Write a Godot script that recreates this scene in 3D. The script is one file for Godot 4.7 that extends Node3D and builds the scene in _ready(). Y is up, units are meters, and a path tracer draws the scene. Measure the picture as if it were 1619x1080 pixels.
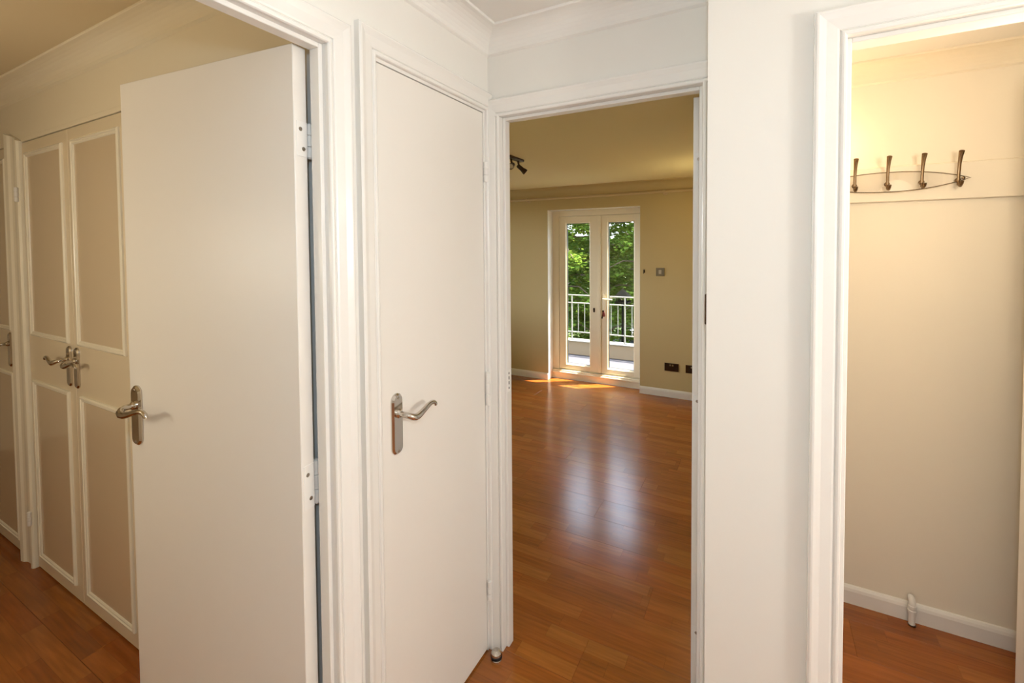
extends Node3D
# Hallway of a flat: three doorways and a narrow closet door, a living room with French doors beyond.
# x runs right along the far walls, -z runs into the picture, y is up, metres; the lens stands at x = z = 0.

const LEFT := -0.876      # face of the hall's left wall
const FAR := -1.4394      # face of the recessed wall with the living room doorway
const NEAR_FAR := -1.279  # face of the wall with the cloakroom doorway
const CUP := -0.794       # face of the corridor wall with the fitted cupboards
const CLOAK := -2.321     # back wall of the cloakroom
const LIV := -4.697       # far wall of the living room
const HEAD := 1.967       # height of the door openings
const HALL_C := 2.264
const LIV_C := 2.148
const CLOAK_C := 2.215
const CORR_C := 2.268

var X := Transform3D.IDENTITY
var M := {}
var names := {}
var rng := RandomNumberGenerator.new()

func _ready():
	rng.seed = 20240611
	camera_and_light()
	materials()
	shell()
	floors()
	coving_and_skirting()
	doorways()
	doors()
	french_doors()
	living_things()
	cloak_things()
	hall_things()
	unseen_globe_lamp("pale globe lamp under the hall ceiling, out of view at the right, placed to light the hall walls", V(1.54, HALL_C, -0.70), 0.70, 0.12, 1.10, Color(1.0, 0.99, 0.98))  # unseen lamp, set far right so the left wall is lit
	unseen_globe_lamp("warm globe lamp under the corridor ceiling, out of view, placed to light the cupboards and the open door", V(-1.95, CORR_C, 0.36), 0.80, 0.11, 0.32, Color(1.0, 0.96, 0.87))  # unseen lamp, placed to light the cupboards and open door
	unseen_globe_lamp("added warm fill globe lamp under the cloakroom ceiling, out of view at the right", V(0.62, CLOAK_C, -1.50), 0.45, 0.07, 0.22, Color(1.0, 0.935, 0.83))  # added fill so the cloakroom wall is evenly lit
	unseen_globe_lamp("added warm fill globe lamp in the living room behind the open door, out of view", V(-0.32, LIV_C, -3.9), 0.35, 0.11, 0.08, Color(1.0, 0.93, 0.72))  # added fill that lifts the living room walls and ceiling
	outside()

# ------------------------------------------------------------------ camera, sky, light
func camera_and_light():
	var cam := Camera3D.new()
	cam.name = "camera"
	var f := 722.85
	var yaw := deg_to_rad(28.4806)
	var pitch := deg_to_rad(1.7733)
	var roll := deg_to_rad(-0.4271)
	var fw := Vector3(-sin(yaw) * cos(pitch), -sin(pitch), -cos(yaw) * cos(pitch))
	var rt := Vector3(cos(yaw), 0, -sin(yaw))
	var up := rt.cross(fw)
	var r2 := rt * cos(roll) + up * sin(roll)
	var u2 := up * cos(roll) - rt * sin(roll)
	cam.transform = Transform3D(Basis(r2, u2, -fw), Vector3(0, 1.4989, 0))
	var near := 0.05
	cam.set_frustum(near * 1080.0 / f, Vector2(0, -126.6 / f * near), near, 200.0)
	add_child(cam)
	cam.current = true

	var env := Environment.new()
	env.background_mode = Environment.BG_SKY
	var sky := Sky.new()
	var sm := ProceduralSkyMaterial.new()
	sm.sky_top_color = Color(0.78, 0.86, 0.95)
	sm.sky_horizon_color = Color(0.93, 0.95, 0.97)
	sm.ground_bottom_color = Color(0.35, 0.36, 0.30)
	sm.ground_horizon_color = Color(0.80, 0.82, 0.80)
	sm.sky_energy_multiplier = 3.0
	sm.ground_energy_multiplier = 1.2
	sky.sky_material = sm
	env.sky = sky
	env.ambient_light_source = Environment.AMBIENT_SOURCE_SKY
	env.tonemap_mode = Environment.TONE_MAPPER_LINEAR
	env.tonemap_exposure = 1.0
	env.sdfgi_enabled = true
	env.ssao_enabled = true
	env.ssil_enabled = true
	var we := WorldEnvironment.new()
	we.name = "world_environment"
	we.environment = env
	add_child(we)

	var sun := DirectionalLight3D.new()
	sun.name = "sun"
	sun.light_color = Color(1.0, 0.95, 0.86)
	sun.light_energy = 18.0
	sun.light_angular_distance = 0.6
	sun.shadow_enabled = true
	sun.look_at_from_position(Vector3.ZERO, Vector3(-1.5, -4.7, 1.0), Vector3.UP)
	add_child(sun)

	# the photographer's flash, just above the lens
	var fl := OmniLight3D.new()
	fl.name = "flash"
	fl.position = Vector3(0.04, 1.69, 0.06)
	fl.light_color = Color(0.80, 0.91, 1.0)
	fl.light_energy = 0.50
	fl.light_size = 0.04
	fl.omni_range = 12.0
	fl.omni_attenuation = 2.0
	fl.shadow_enabled = true
	add_child(fl)

# an unseen lamp to brighten a room: glowing globe, light of its size inside
func unseen_globe_lamp(label: String, at: Vector3, drop: float, radius: float, energy: float, col: Color):
	var w := thing("unseen_ceiling_lamp", label, "lamp", at)
	var st := sb()
	lathe(st, Vector3.ZERO, Vector3.DOWN, [Vector2(0, 0), Vector2(0.05, 0), Vector2(0.05, 0.01), Vector2(0.02, 0.018), Vector2(0.012, 0.022), Vector2(0.012, max(0.023, drop - radius * 0.9))], 18)
	put("ceiling_rose", st, M.chrome, w)
	st = sb()
	var prof := []
	for i in 13:
		var a := PI * i / 12.0
		prof.append(Vector2(radius * sin(a), drop - radius * cos(a)))
	lathe(st, Vector3.ZERO, Vector3.DOWN, prof, 24)
	var bm := mat(c8(250, 240, 220), 0.5)
	bm.emission_enabled = true
	bm.emission = col
	bm.emission_energy_multiplier = 1.5
	put("globe", st, bm, w)
	var li := OmniLight3D.new()
	li.name = w.name + "_light"
	li.position = at + Vector3.DOWN * drop
	li.light_color = col
	li.light_energy = energy
	li.light_size = radius * 0.9
	li.omni_range = 12.0
	li.omni_attenuation = 2.0
	li.shadow_enabled = true
	add_child(li)

# ------------------------------------------------------------------ helpers
func numbered(n: String) -> String:
	var k: int = names.get(n, 0)
	names[n] = k + 1
	return n if k == 0 else "%s_%03d" % [n, k]

func tag(o: Node, label: String, category := "", group := "", kind := ""):
	if label: o.set_meta("label", label)
	if category: o.set_meta("category", category)
	if group: o.set_meta("group", group)
	if kind: o.set_meta("kind", kind)
	return o

func thing(called: String, label: String, category: String, at := Vector3.ZERO, group := "", kind := "") -> Node3D:
	var o := Node3D.new()
	o.name = numbered(called)
	o.position = at
	add_child(o)
	tag(o, label, category, group, kind)
	return o

func sb() -> SurfaceTool:
	var st := SurfaceTool.new()
	st.begin(Mesh.PRIMITIVE_TRIANGLES)
	return st

func put(called: String, st: SurfaceTool, mat, parent: Node = self) -> MeshInstance3D:
	var mi := MeshInstance3D.new()
	mi.name = numbered(called) if parent == self else called
	mi.mesh = st.commit()
	mi.material_override = mat
	parent.add_child(mi, true)
	return mi

# a structure piece whose vertices are in world coordinates
func struct(called: String, st: SurfaceTool, mat, label: String, category: String) -> MeshInstance3D:
	var mi := put(called, st, mat)
	tag(mi, label, category, "", "structure")
	return mi

func tri(st: SurfaceTool, a: Vector3, b: Vector3, c: Vector3, hint: Vector3):
	var g := (b - a).cross(c - a)
	if g.length_squared() < 1e-16: return
	var n := g.normalized()
	if n.dot(hint) < 0: n = -n
	var wn := (X.basis * n).normalized()
	var seq := [a, b, c]
	if g.dot(hint) > 0: seq = [a, c, b]
	for p in seq:
		st.set_normal(wn)
		st.add_vertex(X * p)

func quad(st: SurfaceTool, a: Vector3, b: Vector3, c: Vector3, d: Vector3, hint: Vector3):
	tri(st, a, b, c, hint)
	tri(st, a, c, d, hint)

func box(st: SurfaceTool, p: Vector3, q: Vector3, b := 0.0):
	var lo := Vector3(min(p.x, q.x), min(p.y, q.y), min(p.z, q.z))
	var hi := Vector3(max(p.x, q.x), max(p.y, q.y), max(p.z, q.z))
	var ext := [lo, hi]
	var ins := [lo + Vector3.ONE * b, hi - Vector3.ONE * b]
	for ax in 3:
		var u := (ax + 1) % 3
		var v := (ax + 2) % 3
		for s in 2:
			var c := []
			for k in [[0, 0], [1, 0], [1, 1], [0, 1]]:
				var w := Vector3.ZERO
				w[ax] = ext[s][ax]
				w[u] = ins[k[0]][u]
				w[v] = ins[k[1]][v]
				c.append(w)
			var h := Vector3.ZERO
			h[ax] = 1.0 if s == 1 else -1.0
			quad(st, c[0], c[1], c[2], c[3], h)
	if b <= 0.0: return
	for ax in 3:                      # edges run along ax
		var u := (ax + 1) % 3
		var v := (ax + 2) % 3
		for su in 2:
			for sv in 2:
				var c := []
				for k in [[0, 0], [0, 1], [1, 1], [1, 0]]:
					var w := Vector3.ZERO
					w[ax] = ins[k[1]][ax]
					w[u] = ext[su][u] if k[0] == 0 else ins[su][u]
					w[v] = ins[sv][v] if k[0] == 0 else ext[sv][v]
					c.append(w)
				var h := Vector3.ZERO
				h[u] = 1.0 if su == 1 else -1.0
				h[v] = 1.0 if sv == 1 else -1.0
				quad(st, c[0], c[1], c[2], c[3], h)
	for sx in 2:
		for sy in 2:
			for sz in 2:
				tri(st, Vector3(ext[sx].x, ins[sy].y, ins[sz].z), Vector3(ins[sx].x, ext[sy].y, ins[sz].z), Vector3(ins[sx].x, ins[sy].y, ext[sz].z),
					Vector3(2 * sx - 1, 2 * sy - 1, 2 * sz - 1))

# a moulding: the profile (offset along da/db, height along n) swept from a to b
func mould(st: SurfaceTool, a: Vector3, b: Vector3, da: Vector3, db: Vector3, n: Vector3, prof: Array, caps := true):
	var along := (b - a).normalized()
	for i in prof.size() - 1:
		var p: Vector2 = prof[i]
		var q: Vector2 = prof[i + 1]
		var flat := (da - along * da.dot(along))
		if flat.length() < 1e-4: flat = db - along * db.dot(along)
		flat = flat.normalized()
		var h := flat * -(q.y - p.y) + n * (q.x - p.x)
		quad(st, a + da * p.x + n * p.y, a + da * q.x + n * q.y, b + db * q.x + n * q.y, b + db * p.x + n * p.y, h)
	if caps:
		for e in 2:
			var o: Vector3 = a if e == 0 else b
			var d: Vector3 = da if e == 0 else db
			var mid: Vector3 = o + d * (prof[0].x + prof[-1].x) * 0.5
			for i in prof.size() - 1:
				tri(st, mid, o + d * prof[i].x + n * prof[i].y, o + d * prof[i + 1].x + n * prof[i + 1].y, along * (-1.0 if e == 0 else 1.0))

func ring(c: Vector3, u: Vector3, v: Vector3, r: float, n: int) -> Array:
	var out := []
	for i in n:
		var t := TAU * i / n
		out.append(c + (u * cos(t) + v * sin(t)) * r)
	return out

func smooth_quad(st: SurfaceTool, p: Array, nn: Array):
	# p: four corners in order round the quad, nn: their outward normals
	var g: Vector3 = (p[1] - p[0]).cross(p[2] - p[0]) + (p[2] - p[0]).cross(p[3] - p[0])
	var hint: Vector3 = nn[0] + nn[1] + nn[2] + nn[3]
	var o := [0, 1, 2, 0, 2, 3] if g.dot(hint) < 0 else [0, 2, 1, 0, 3, 2]
	for k in o:
		st.set_normal((X.basis * nn[k]).normalized())
		st.add_vertex(X * p[k])

# a round bar through points, each with its radius; flat ends closed; squash flattens it along an axis
func tube(st: SurfaceTool, pts: Array, radii: Array, sides := 12, squash := Vector3.ONE):
	var rings := []
	var norms := []
	var u := Vector3.ZERO
	for i in pts.size():
		var d: Vector3
		if i == 0: d = pts[1] - pts[0]
		elif i == pts.size() - 1: d = pts[i] - pts[i - 1]
		else: d = (pts[i] - pts[i - 1]).normalized() + (pts[i + 1] - pts[i]).normalized()
		d = d.normalized()
		if u == Vector3.ZERO:
			u = d.cross(Vector3.UP if abs(d.y) < 0.9 else Vector3.RIGHT).normalized()
		else:
			u = (u - d * u.dot(d)).normalized()
		var v := d.cross(u)
		var r: Array = []
		var nn: Array = []
		for k in sides:
			var t := TAU * k / sides
			var o := (u * cos(t) + v * sin(t))
			r.append(pts[i] + o * squash * float(radii[i]))
			nn.append((o / squash).normalized())
		rings.append(r)
		norms.append(nn)
	for i in pts.size() - 1:
		for k in sides:
			var k2 := (k + 1) % sides
			smooth_quad(st, [rings[i][k], rings[i][k2], rings[i + 1][k2], rings[i + 1][k]], [norms[i][k], norms[i][k2], norms[i + 1][k2], norms[i + 1][k]])
	for e in [0, pts.size() - 1]:
		var d: Vector3 = (pts[0] - pts[1]) if e == 0 else (pts[e] - pts[e - 1])
		for k in sides:
			tri(st, pts[e], rings[e][k], rings[e][(k + 1) % sides], d)

# a turned shape: profile of (radius, height) about the axis through c
func lathe(st: SurfaceTool, c: Vector3, axis: Vector3, prof: Array, sides := 20):
	var u := axis.cross(Vector3.UP if abs(axis.y) < 0.9 else Vector3.RIGHT).normalized()
	var v := axis.cross(u)
	for i in prof.size() - 1:
		var p: Vector2 = prof[i]
		var q: Vector2 = prof[i + 1]
		var m := Vector2(q.y - p.y, -(q.x - p.x))
		if m.length() < 1e-7: continue
		m = m.normalized()
		for k in sides:
			var t := TAU * k / sides
			var t2 := TAU * (k + 1) / sides
			var o1 := u * cos(t) + v * sin(t)
			var o2 := u * cos(t2) + v * sin(t2)
			smooth_quad(st, [c + o1 * p.x + axis * p.y, c + o2 * p.x + axis * p.y, c + o2 * q.x + axis * q.y, c + o1 * q.x + axis * q.y],
				[o1 * m.x + axis * m.y, o2 * m.x + axis * m.y, o2 * m.x + axis * m.y, o1 * m.x + axis * m.y])

# a convex plate in the xy plane, from z0 out to z1, its front edge chamfered by b
func plate(st: SurfaceTool, poly: Array, z0: float, z1: float, b := 0.0):
	var n := poly.size()
	var c := Vector2.ZERO
	for p in poly: c += p
	c /= n
	var inn := []
	for i in n:
		var e1: Vector2 = (poly[i] - poly[(i + n - 1) % n]).normalized()
		var e2: Vector2 = (poly[(i + 1) % n] - poly[i]).normalized()
		var m: Vector2 = e1.orthogonal() + e2.orthogonal()
		if m.dot(poly[i] - c) > 0: m = -m
		inn.append(poly[i] + m.normalized() * b)
	for i in n:
		var j := (i + 1) % n
		var p: Vector2 = poly[i]
		var q: Vector2 = poly[j]
		var pi: Vector2 = inn[i]
		var qi: Vector2 = inn[j]
		var o := (p + q) * 0.5 - c
		var h := Vector3(o.x, o.y, 0)
		var zs := signf(z1 - z0)
		quad(st, Vector3(p.x, p.y, z0), Vector3(q.x, q.y, z0), Vector3(q.x, q.y, z1 - zs * b), Vector3(p.x, p.y, z1 - zs * b), h)
		if b > 0:
			quad(st, Vector3(p.x, p.y, z1 - zs * b), Vector3(q.x, q.y, z1 - zs * b), Vector3(qi.x, qi.y, z1), Vector3(pi.x, pi.y, z1), h.normalized() + Vector3(0, 0, zs))
		tri(st, Vector3(c.x, c.y, z1), Vector3(pi.x, pi.y, z1), Vector3(qi.x, qi.y, z1), Vector3(0, 0, zs))
		tri(st, Vector3(c.x, c.y, z0), Vector3(p.x, p.y, z0), Vector3(q.x, q.y, z0), Vector3(0, 0, -zs))

func stadium(w: float, h: float, cx := 0.0, cy := 0.0, steps := 7) -> Array:
	var out := []
	var r := w * 0.5
	for i in steps + 1:
		var t := PI * i / steps
		out.append(Vector2(cx + r * cos(t), cy + h * 0.5 - r + r * sin(t)))
	for i in steps + 1:
		var t := PI + PI * i / steps
		out.append(Vector2(cx + r * cos(t), cy - h * 0.5 + r + r * sin(t)))
	return out

# ------------------------------------------------------------------ materials
func mat(c: Color, rough := 0.5, metal := 0.0, spec := 0.5) -> StandardMaterial3D:
	var m := StandardMaterial3D.new()
	m.albedo_color = c
	m.roughness = rough
	m.metallic = metal
	m.metallic_specular = spec
	return m

func c8(r: int, g: int, b: int) -> Color:
	return Color(r / 255.0, g / 255.0, b / 255.0)

func noise_normal(freq: float, strength: float, seed_: int) -> NoiseTexture2D:
	var n := FastNoiseLite.new()
	n.seed = seed_
	n.frequency = freq
	n.fractal_octaves = 3
	var t := NoiseTexture2D.new()
	t.width = 512
	t.height = 512
	t.seamless = true
	t.noise = n
	t.as_normal_map = true
	t.bump_strength = strength
	return t

func materials():
	var wall_n := noise_normal(0.03, 1.0, 3)
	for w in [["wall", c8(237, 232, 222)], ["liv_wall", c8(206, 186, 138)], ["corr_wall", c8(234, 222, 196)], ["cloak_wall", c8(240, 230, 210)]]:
		var m := mat(w[1], 0.75, 0.0, 0.3)
		m.normal_enabled = true
		m.normal_texture = wall_n
		m.normal_scale = 0.12
		m.uv1_triplanar = true
		m.uv1_world_triplanar = true
		m.uv1_scale = Vector3.ONE * 1.4
		M[w[0]] = m
	M["ceil"] = mat(c8(240, 235, 226), 0.85, 0.0, 0.2)
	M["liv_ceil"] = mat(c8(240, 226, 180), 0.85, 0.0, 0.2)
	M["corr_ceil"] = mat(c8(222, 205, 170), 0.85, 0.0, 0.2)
	M["trim"] = mat(c8(239, 234, 225), 0.25)
	M["door"] = mat(c8(237, 230, 219), 0.42)
	M["cup"] = mat(c8(232, 216, 186), 0.35)
	M["cup_panel"] = mat(c8(222, 203, 172), 0.05, 0.0, 1.0)
	M["cup_mould"] = mat(c8(243, 234, 212), 0.25)
	M["paint_metal"] = mat(c8(238, 233, 224), 0.3)
	M["chrome"] = mat(c8(205, 198, 188), 0.1, 1.0)
	M["nickel"] = mat(c8(122, 100, 74), 0.24, 1.0)
	M["bronze"] = mat(c8(70, 52, 36), 0.35, 0.8)
	M["dark"] = mat(c8(30, 24, 18), 0.6)
	M["rubber"] = mat(c8(18, 18, 17), 0.5)
	M["screw"] = mat(c8(170, 160, 145), 0.3, 1.0)
	M["frame"] = mat(c8(246, 234, 206), 0.3)
	M["gasket"] = mat(c8(25, 24, 20), 0.7)
	M["rail"] = mat(c8(116, 116, 113), 0.5)
	M["kerb"] = mat(c8(108, 99, 88), 0.85)
	M["deck"] = mat(c8(45, 46, 55), 0.85)
	M["hook_red"] = mat(c8(120, 45, 35), 0.5)
	M["subfloor"] = mat(c8(45, 24, 12), 0.7)
	M["lens"] = mat(c8(225, 215, 180), 0.15)
	M["pole"] = mat(c8(206, 184, 144), 0.45)
	M["switch"] = mat(c8(150, 140, 122), 0.35, 0.7)
	var g := mat(Color(0.10, 0.11, 0.10, 0.03), 0.02)
	g.transparency = BaseMaterial3D.TRANSPARENCY_ALPHA
	M["glass"] = g
	var gp := mat(Color(0.9, 0.86, 0.78, 0.14), 0.03)
	gp.transparency = BaseMaterial3D.TRANSPARENCY_ALPHA
	M["plate_glass"] = gp
	M["plate_edge"] = mat(c8(112, 92, 62), 0.25, 0.6)
	wood_materials()

func wood_materials():
	var w := 1024
	var h := 512
	var strips := 9
	var n := FastNoiseLite.new()
	n.seed = 11
	n.frequency = 0.02
	n.fractal_octaves = 4
	var n2 := FastNoiseLite.new()
	n2.seed = 23
	n2.frequency = 0.006
	var im := Image.create(w, h, false, Image.FORMAT_RGB8)
	var r := RandomNumberGenerator.new()
	r.seed = 5
	var base := [Color(0.635, 0.38, 0.155), Color(0.615, 0.36, 0.14), Color(0.655, 0.40, 0.165), Color(0.62, 0.355, 0.14), Color(0.60, 0.345, 0.13)]
	for s in strips:
		var y0 := s * h / strips
		var y1 := (s + 1) * h / strips
		var x := 0
		var off := r.randi_range(0, 300)
		var cuts := []
		while x < w:
			var l := r.randi_range(230, 420)
			if w - x - l < 120: l = w - x
			cuts.append([x, x + l, base[r.randi_range(0, 4)], r.randf() * 999.0])
			x += l
		for cut in cuts:
			var bc: Color = cut[2]
			for px in range(cut[0], cut[1]):
				var xx: int = (px + off) % w
				for py in range(y0, y1):
					var gr := n.get_noise_2d(px * 0.22 + cut[3], py * 3.2 + cut[3]) * 0.11 + n2.get_noise_2d(px + cut[3], py * 6.0) * 0.06
					var k := 1.0 + gr
					if py == y0 or px == cut[0]: k *= 0.86
					im.set_pixel(xx, py, Color(bc.r * k, bc.g * k, bc.b * k))
	im.generate_mipmaps()
	var tex := ImageTexture.create_from_image(im)
	var waves := noise_normal(0.008, 2.0, 41)
	M["planks"] = []
	for k in 4:
		var m := mat(Color.WHITE * (0.92 + 0.05 * k), 0.21)
		m.albedo_color = [Color(0.98, 0.96, 0.92), Color(0.94, 0.91, 0.87), Color(1.0, 0.95, 0.88), Color(0.96, 0.95, 0.92)][k]
		m.albedo_texture = tex
		m.normal_enabled = true
		m.normal_texture = waves
		m.normal_scale = 0.06
		M["planks"].append(m)

# ------------------------------------------------------------------ the shell
func wall_box(called: String, label: String, m, boxes: Array):
	var st := sb()
	for b in boxes: box(st, b[0], b[1])
	return struct(called, st, m, label, "wall")

func V(x: float, y: float, z: float) -> Vector3: return Vector3(x, y, z)

const TOP := 2.6
const L2 := -0.976   # corridor side of the left wall

func shell():
	# hall left wall, with the corridor doorway and the closet door in it
	wall_box("wall_left", "cream painted hall wall holding the wide corridor doorway and the narrow closet door", M.wall, [
		[V(L2, 0, 1.7), V(LEFT, TOP, -0.04)], [V(L2, HEAD + 0.028, -0.04), V(LEFT, TOP, -0.756)],
		[V(L2, 0, -0.756), V(LEFT, TOP, -0.874)], [V(L2, 1.981 + 0.018, -0.874), V(LEFT, TOP, -1.42)], [V(L2, 0, -1.42), V(LEFT, TOP, -1.5394)]])
	wall_box("wall_far", "cream painted wall with the living room doorway, set back at the end of the hall", M.wall, [
		[V(LEFT, 0, FAR), V(-0.853, TOP, -1.5394)], [V(-0.853, HEAD + 0.028, FAR), V(-0.122, TOP, -1.5394)], [V(-0.122, 0, FAR), V(-0.02, TOP, -1.5394)]])
	wall_box("wall_right", "bright cream wall with a projecting corner beside the cloakroom doorway", M.wall, [
		[V(-0.121, 0, NEAR_FAR), V(0.1405, TOP, -1.379)], [V(0.1405, HEAD + 0.028, NEAR_FAR), V(0.888, TOP, -1.379)], [V(0.888, 0, NEAR_FAR), V(1.7, TOP, -1.379)],
		[V(-0.121, 0, -1.379), V(0.08, TOP, FAR)]])
	wall_box("wall_hall_side", "plain cream wall on the right behind the camera", M.wall, [[V(1.7, 0, 1.7), V(1.8, TOP, -1.379)]])
	wall_box("wall_hall_end", "plain cream wall across the hall behind the camera", M.wall, [[V(L2, 0, 1.7), V(1.8, TOP, 1.8)]])
	# corridor
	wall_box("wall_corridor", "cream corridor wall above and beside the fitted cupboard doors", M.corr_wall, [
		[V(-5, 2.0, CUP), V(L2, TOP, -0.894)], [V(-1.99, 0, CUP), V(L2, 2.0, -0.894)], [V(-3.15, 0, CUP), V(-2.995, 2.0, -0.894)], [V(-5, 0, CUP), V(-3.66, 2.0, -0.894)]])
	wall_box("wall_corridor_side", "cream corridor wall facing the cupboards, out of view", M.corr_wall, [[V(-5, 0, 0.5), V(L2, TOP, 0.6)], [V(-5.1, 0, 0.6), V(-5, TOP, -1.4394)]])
	wall_box("wall_cupboard_back", "dark back wall inside the fitted cupboards", M.corr_wall, [[V(-5, 0, -1.40), V(L2, TOP, FAR)]])
	# living room
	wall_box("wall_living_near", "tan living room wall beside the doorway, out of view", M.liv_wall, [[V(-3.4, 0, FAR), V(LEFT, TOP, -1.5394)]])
	wall_box("wall_living_left", "tan side wall of the living room, out of view, with an added window opening for daylight", M.liv_wall, [[V(-3.4, 0, -1.5394), V(-3.3, 0.85, LIV)], [V(-3.4, 1.95, -1.5394), V(-3.3, TOP, LIV)], [V(-3.4, 0.85, -1.5394), V(-3.3, 1.95, -2.3)], [V(-3.4, 0.85, -4.1), V(-3.3, 1.95, LIV)]])  # unseen window opening, added to let more daylight into the living room
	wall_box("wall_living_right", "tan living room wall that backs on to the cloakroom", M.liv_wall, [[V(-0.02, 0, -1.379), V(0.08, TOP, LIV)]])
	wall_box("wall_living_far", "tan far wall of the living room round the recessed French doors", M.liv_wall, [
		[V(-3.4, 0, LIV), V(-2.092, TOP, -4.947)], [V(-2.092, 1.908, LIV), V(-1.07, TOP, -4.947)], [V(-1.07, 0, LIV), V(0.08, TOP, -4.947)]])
	# cloakroom
	wall_box("wall_cloakroom_back", "warm lit cream back wall of the cloakroom behind the coat hooks", M.cloak_wall, [[V(0.08, 0, CLOAK), V(1.2, TOP, -2.421)]])
	wall_box("wall_cloakroom_side", "cream side wall of the cloakroom, out of view", M.cloak_wall, [[V(1.1, 0, -1.379), V(1.2, TOP, CLOAK)]])
	wall_box("wall_cloakroom_left", "cream side wall of the cloakroom beside the unseen wall lamp", M.cloak_wall, [[V(0.0805, 0, -1.3795), V(0.092, TOP, CLOAK)]])
	# ceilings
	for c in [["ceiling", V(L2, HALL_C, 1.8), V(1.8, TOP, -1.5394), M.ceil, "white hall ceiling inside a plain cove"],
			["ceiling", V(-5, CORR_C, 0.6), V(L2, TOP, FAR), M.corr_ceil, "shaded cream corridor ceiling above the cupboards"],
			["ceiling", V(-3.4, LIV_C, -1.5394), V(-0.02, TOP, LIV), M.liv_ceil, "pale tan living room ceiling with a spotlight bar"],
			["ceiling", V(0.08, CLOAK_C, -1.379), V(1.2, TOP, CLOAK), M.ceil, "warm lit cloakroom ceiling"]]:
		var st := sb()
		box(st, c[1], c[2])
		struct(c[0], st, c[3], c[4], "ceiling")
	# unseen slabs below and above the rooms that keep sky light out
	var fs := sb()
	box(fs, V(-5.2, -0.12, 1.9), V(1.9, -0.3, -4.95))
	struct("unseen_slab", fs, M.kerb, "concrete slab under all the floors, out of view, blocking sky light from below", "slab")
	var rs := sb()
	box(rs, V(-5.2, TOP, 1.9), V(1.9, TOP + 0.1, -4.95))
	struct("roof", rs, M.ceil, "flat slab above all the rooms, out of view, keeping sky light out", "roof")

# ------------------------------------------------------------------ floors: laminate boards, each a part
func floors():
	var rooms := [
		["brown laminate floor of the hall in front of the doorways", V(LEFT, 0, 1.7), V(1.7, 0, NEAR_FAR), [[V(LEFT, 0, NEAR_FAR), V(-0.121, 0, FAR)]]],
		["glossy brown laminate floor running across the living room to the French doors", V(-3.3, 0, -1.5394), V(-0.02, 0, LIV), [[V(-2.09, 0, LIV), V(-1.072, 0, -4.815)], [V(-0.853, 0, FAR), V(-0.122, 0, -1.5394)]]],
		["brown laminate floor of the cloakroom below the white skirting", V(0.092, 0, -1.379), V(1.1, 0, CLOAK), [[V(0.1405, 0, NEAR_FAR), V(0.888, 0, -1.379)]]],
		["dark brown laminate floor of the corridor along the cupboard doors", V(-5, 0, 0.5), V(L2, 0, CUP), [[V(L2, 0, -0.04), V(LEFT, 0, -0.756)], [V(-5, -0.0, CUP), V(L2, 0, -0.894)], [V(L2, 0, -0.874), V(LEFT, 0, -1.42)]]]]
	for rm in rooms:
		var root := thing("floor", rm[0], "floor", Vector3.ZERO, "", "structure")
		var st := sb()
		var rects = [[rm[1], rm[2]]] + rm[3]
		for r in rects: box(st, V(r[0].x, -0.012, r[0].z), V(r[1].x, -0.12, r[1].z))
		put("subfloor", st, M.subfloor, root)
		for r in rects: lay_boards(root, r[0].x, r[1].x, r[1].z, r[0].z)

func lay_boards(root: Node3D, x0: float, x1: float, z0: float, z1: float):
	var bw := 0.192
	var bl := 1.285
	var row0 := int(floor((z0 + 1.44) / bw)) - 1
	var row1 := int(floor((z1 + 1.44) / bw)) + 1
	for row in range(row0, row1 + 1):
		var za: float = max(z0, -1.44 + row * bw)
		var zb: float = min(z1, -1.44 + (row + 1) * bw)
		if zb - za < 0.004: continue
		var shift := fposmod(row * 0.437, 1.0) * bl
		var k0 := int(floor((x0 - shift) / bl))
		var k1 := int(floor((x1 - shift) / bl))
		for k in range(k0, k1 + 1):
			var xa: float = max(x0, shift + k * bl)
			var xb: float = min(x1, shift + (k + 1) * bl)
			if xb - xa < 0.004: continue
			var hsh := absi(row * 7919 + k * 104729 + 31)
			var v0 := float(hsh % 9) / 9.0
			var u0 := float((hsh / 9) % 64) / 64.0
			var fv := (za - (-1.44 + row * bw)) / bw
			var fv2 := (zb - (-1.44 + row * bw)) / bw
			var st := sb()
			plank(st, xa, xb, za, zb, u0 + (xa - shift - k * bl) / bl, u0 + (xb - shift - k * bl) / bl, v0 + fv / 3.0, v0 + fv2 / 3.0)
			put("plank", st, M.planks[(hsh / 3) % 4], root)

func plank(st: SurfaceTool, xa: float, xb: float, za: float, zb: float, u0: float, u1: float, v0: float, v1: float):
	var g := 0.0002
	var b := 0.0006
	xa += g; xb -= g; za += g; zb -= g
	var top := [V(xa + b, 0, za + b), V(xb - b, 0, za + b), V(xb - b, 0, zb - b), V(xa + b, 0, zb - b)]
	var low := [V(xa, -b, za), V(xb, -b, za), V(xb, -b, zb), V(xa, -b, zb)]
	var bot := [V(xa, -0.012, za), V(xb, -0.012, za), V(xb, -0.012, zb), V(xa, -0.012, zb)]
	var uv := [Vector2(u0, v0), Vector2(u1, v0), Vector2(u1, v1), Vector2(u0, v1)]
	uvquad(st, top, uv, Vector3.UP)
	var dirs := [V(0, 1, -1), V(1, 1, 0), V(0, 1, 1), V(-1, 1, 0)]
	for i in 4:
		var j := (i + 1) % 4
		uvquad(st, [low[i], low[j], top[j], top[i]], [uv[i], uv[j], uv[j], uv[i]], dirs[i])
		uvquad(st, [bot[i], bot[j], low[j], low[i]], [uv[i], uv[j], uv[j], uv[i]], dirs[i] - Vector3.UP)

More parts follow.
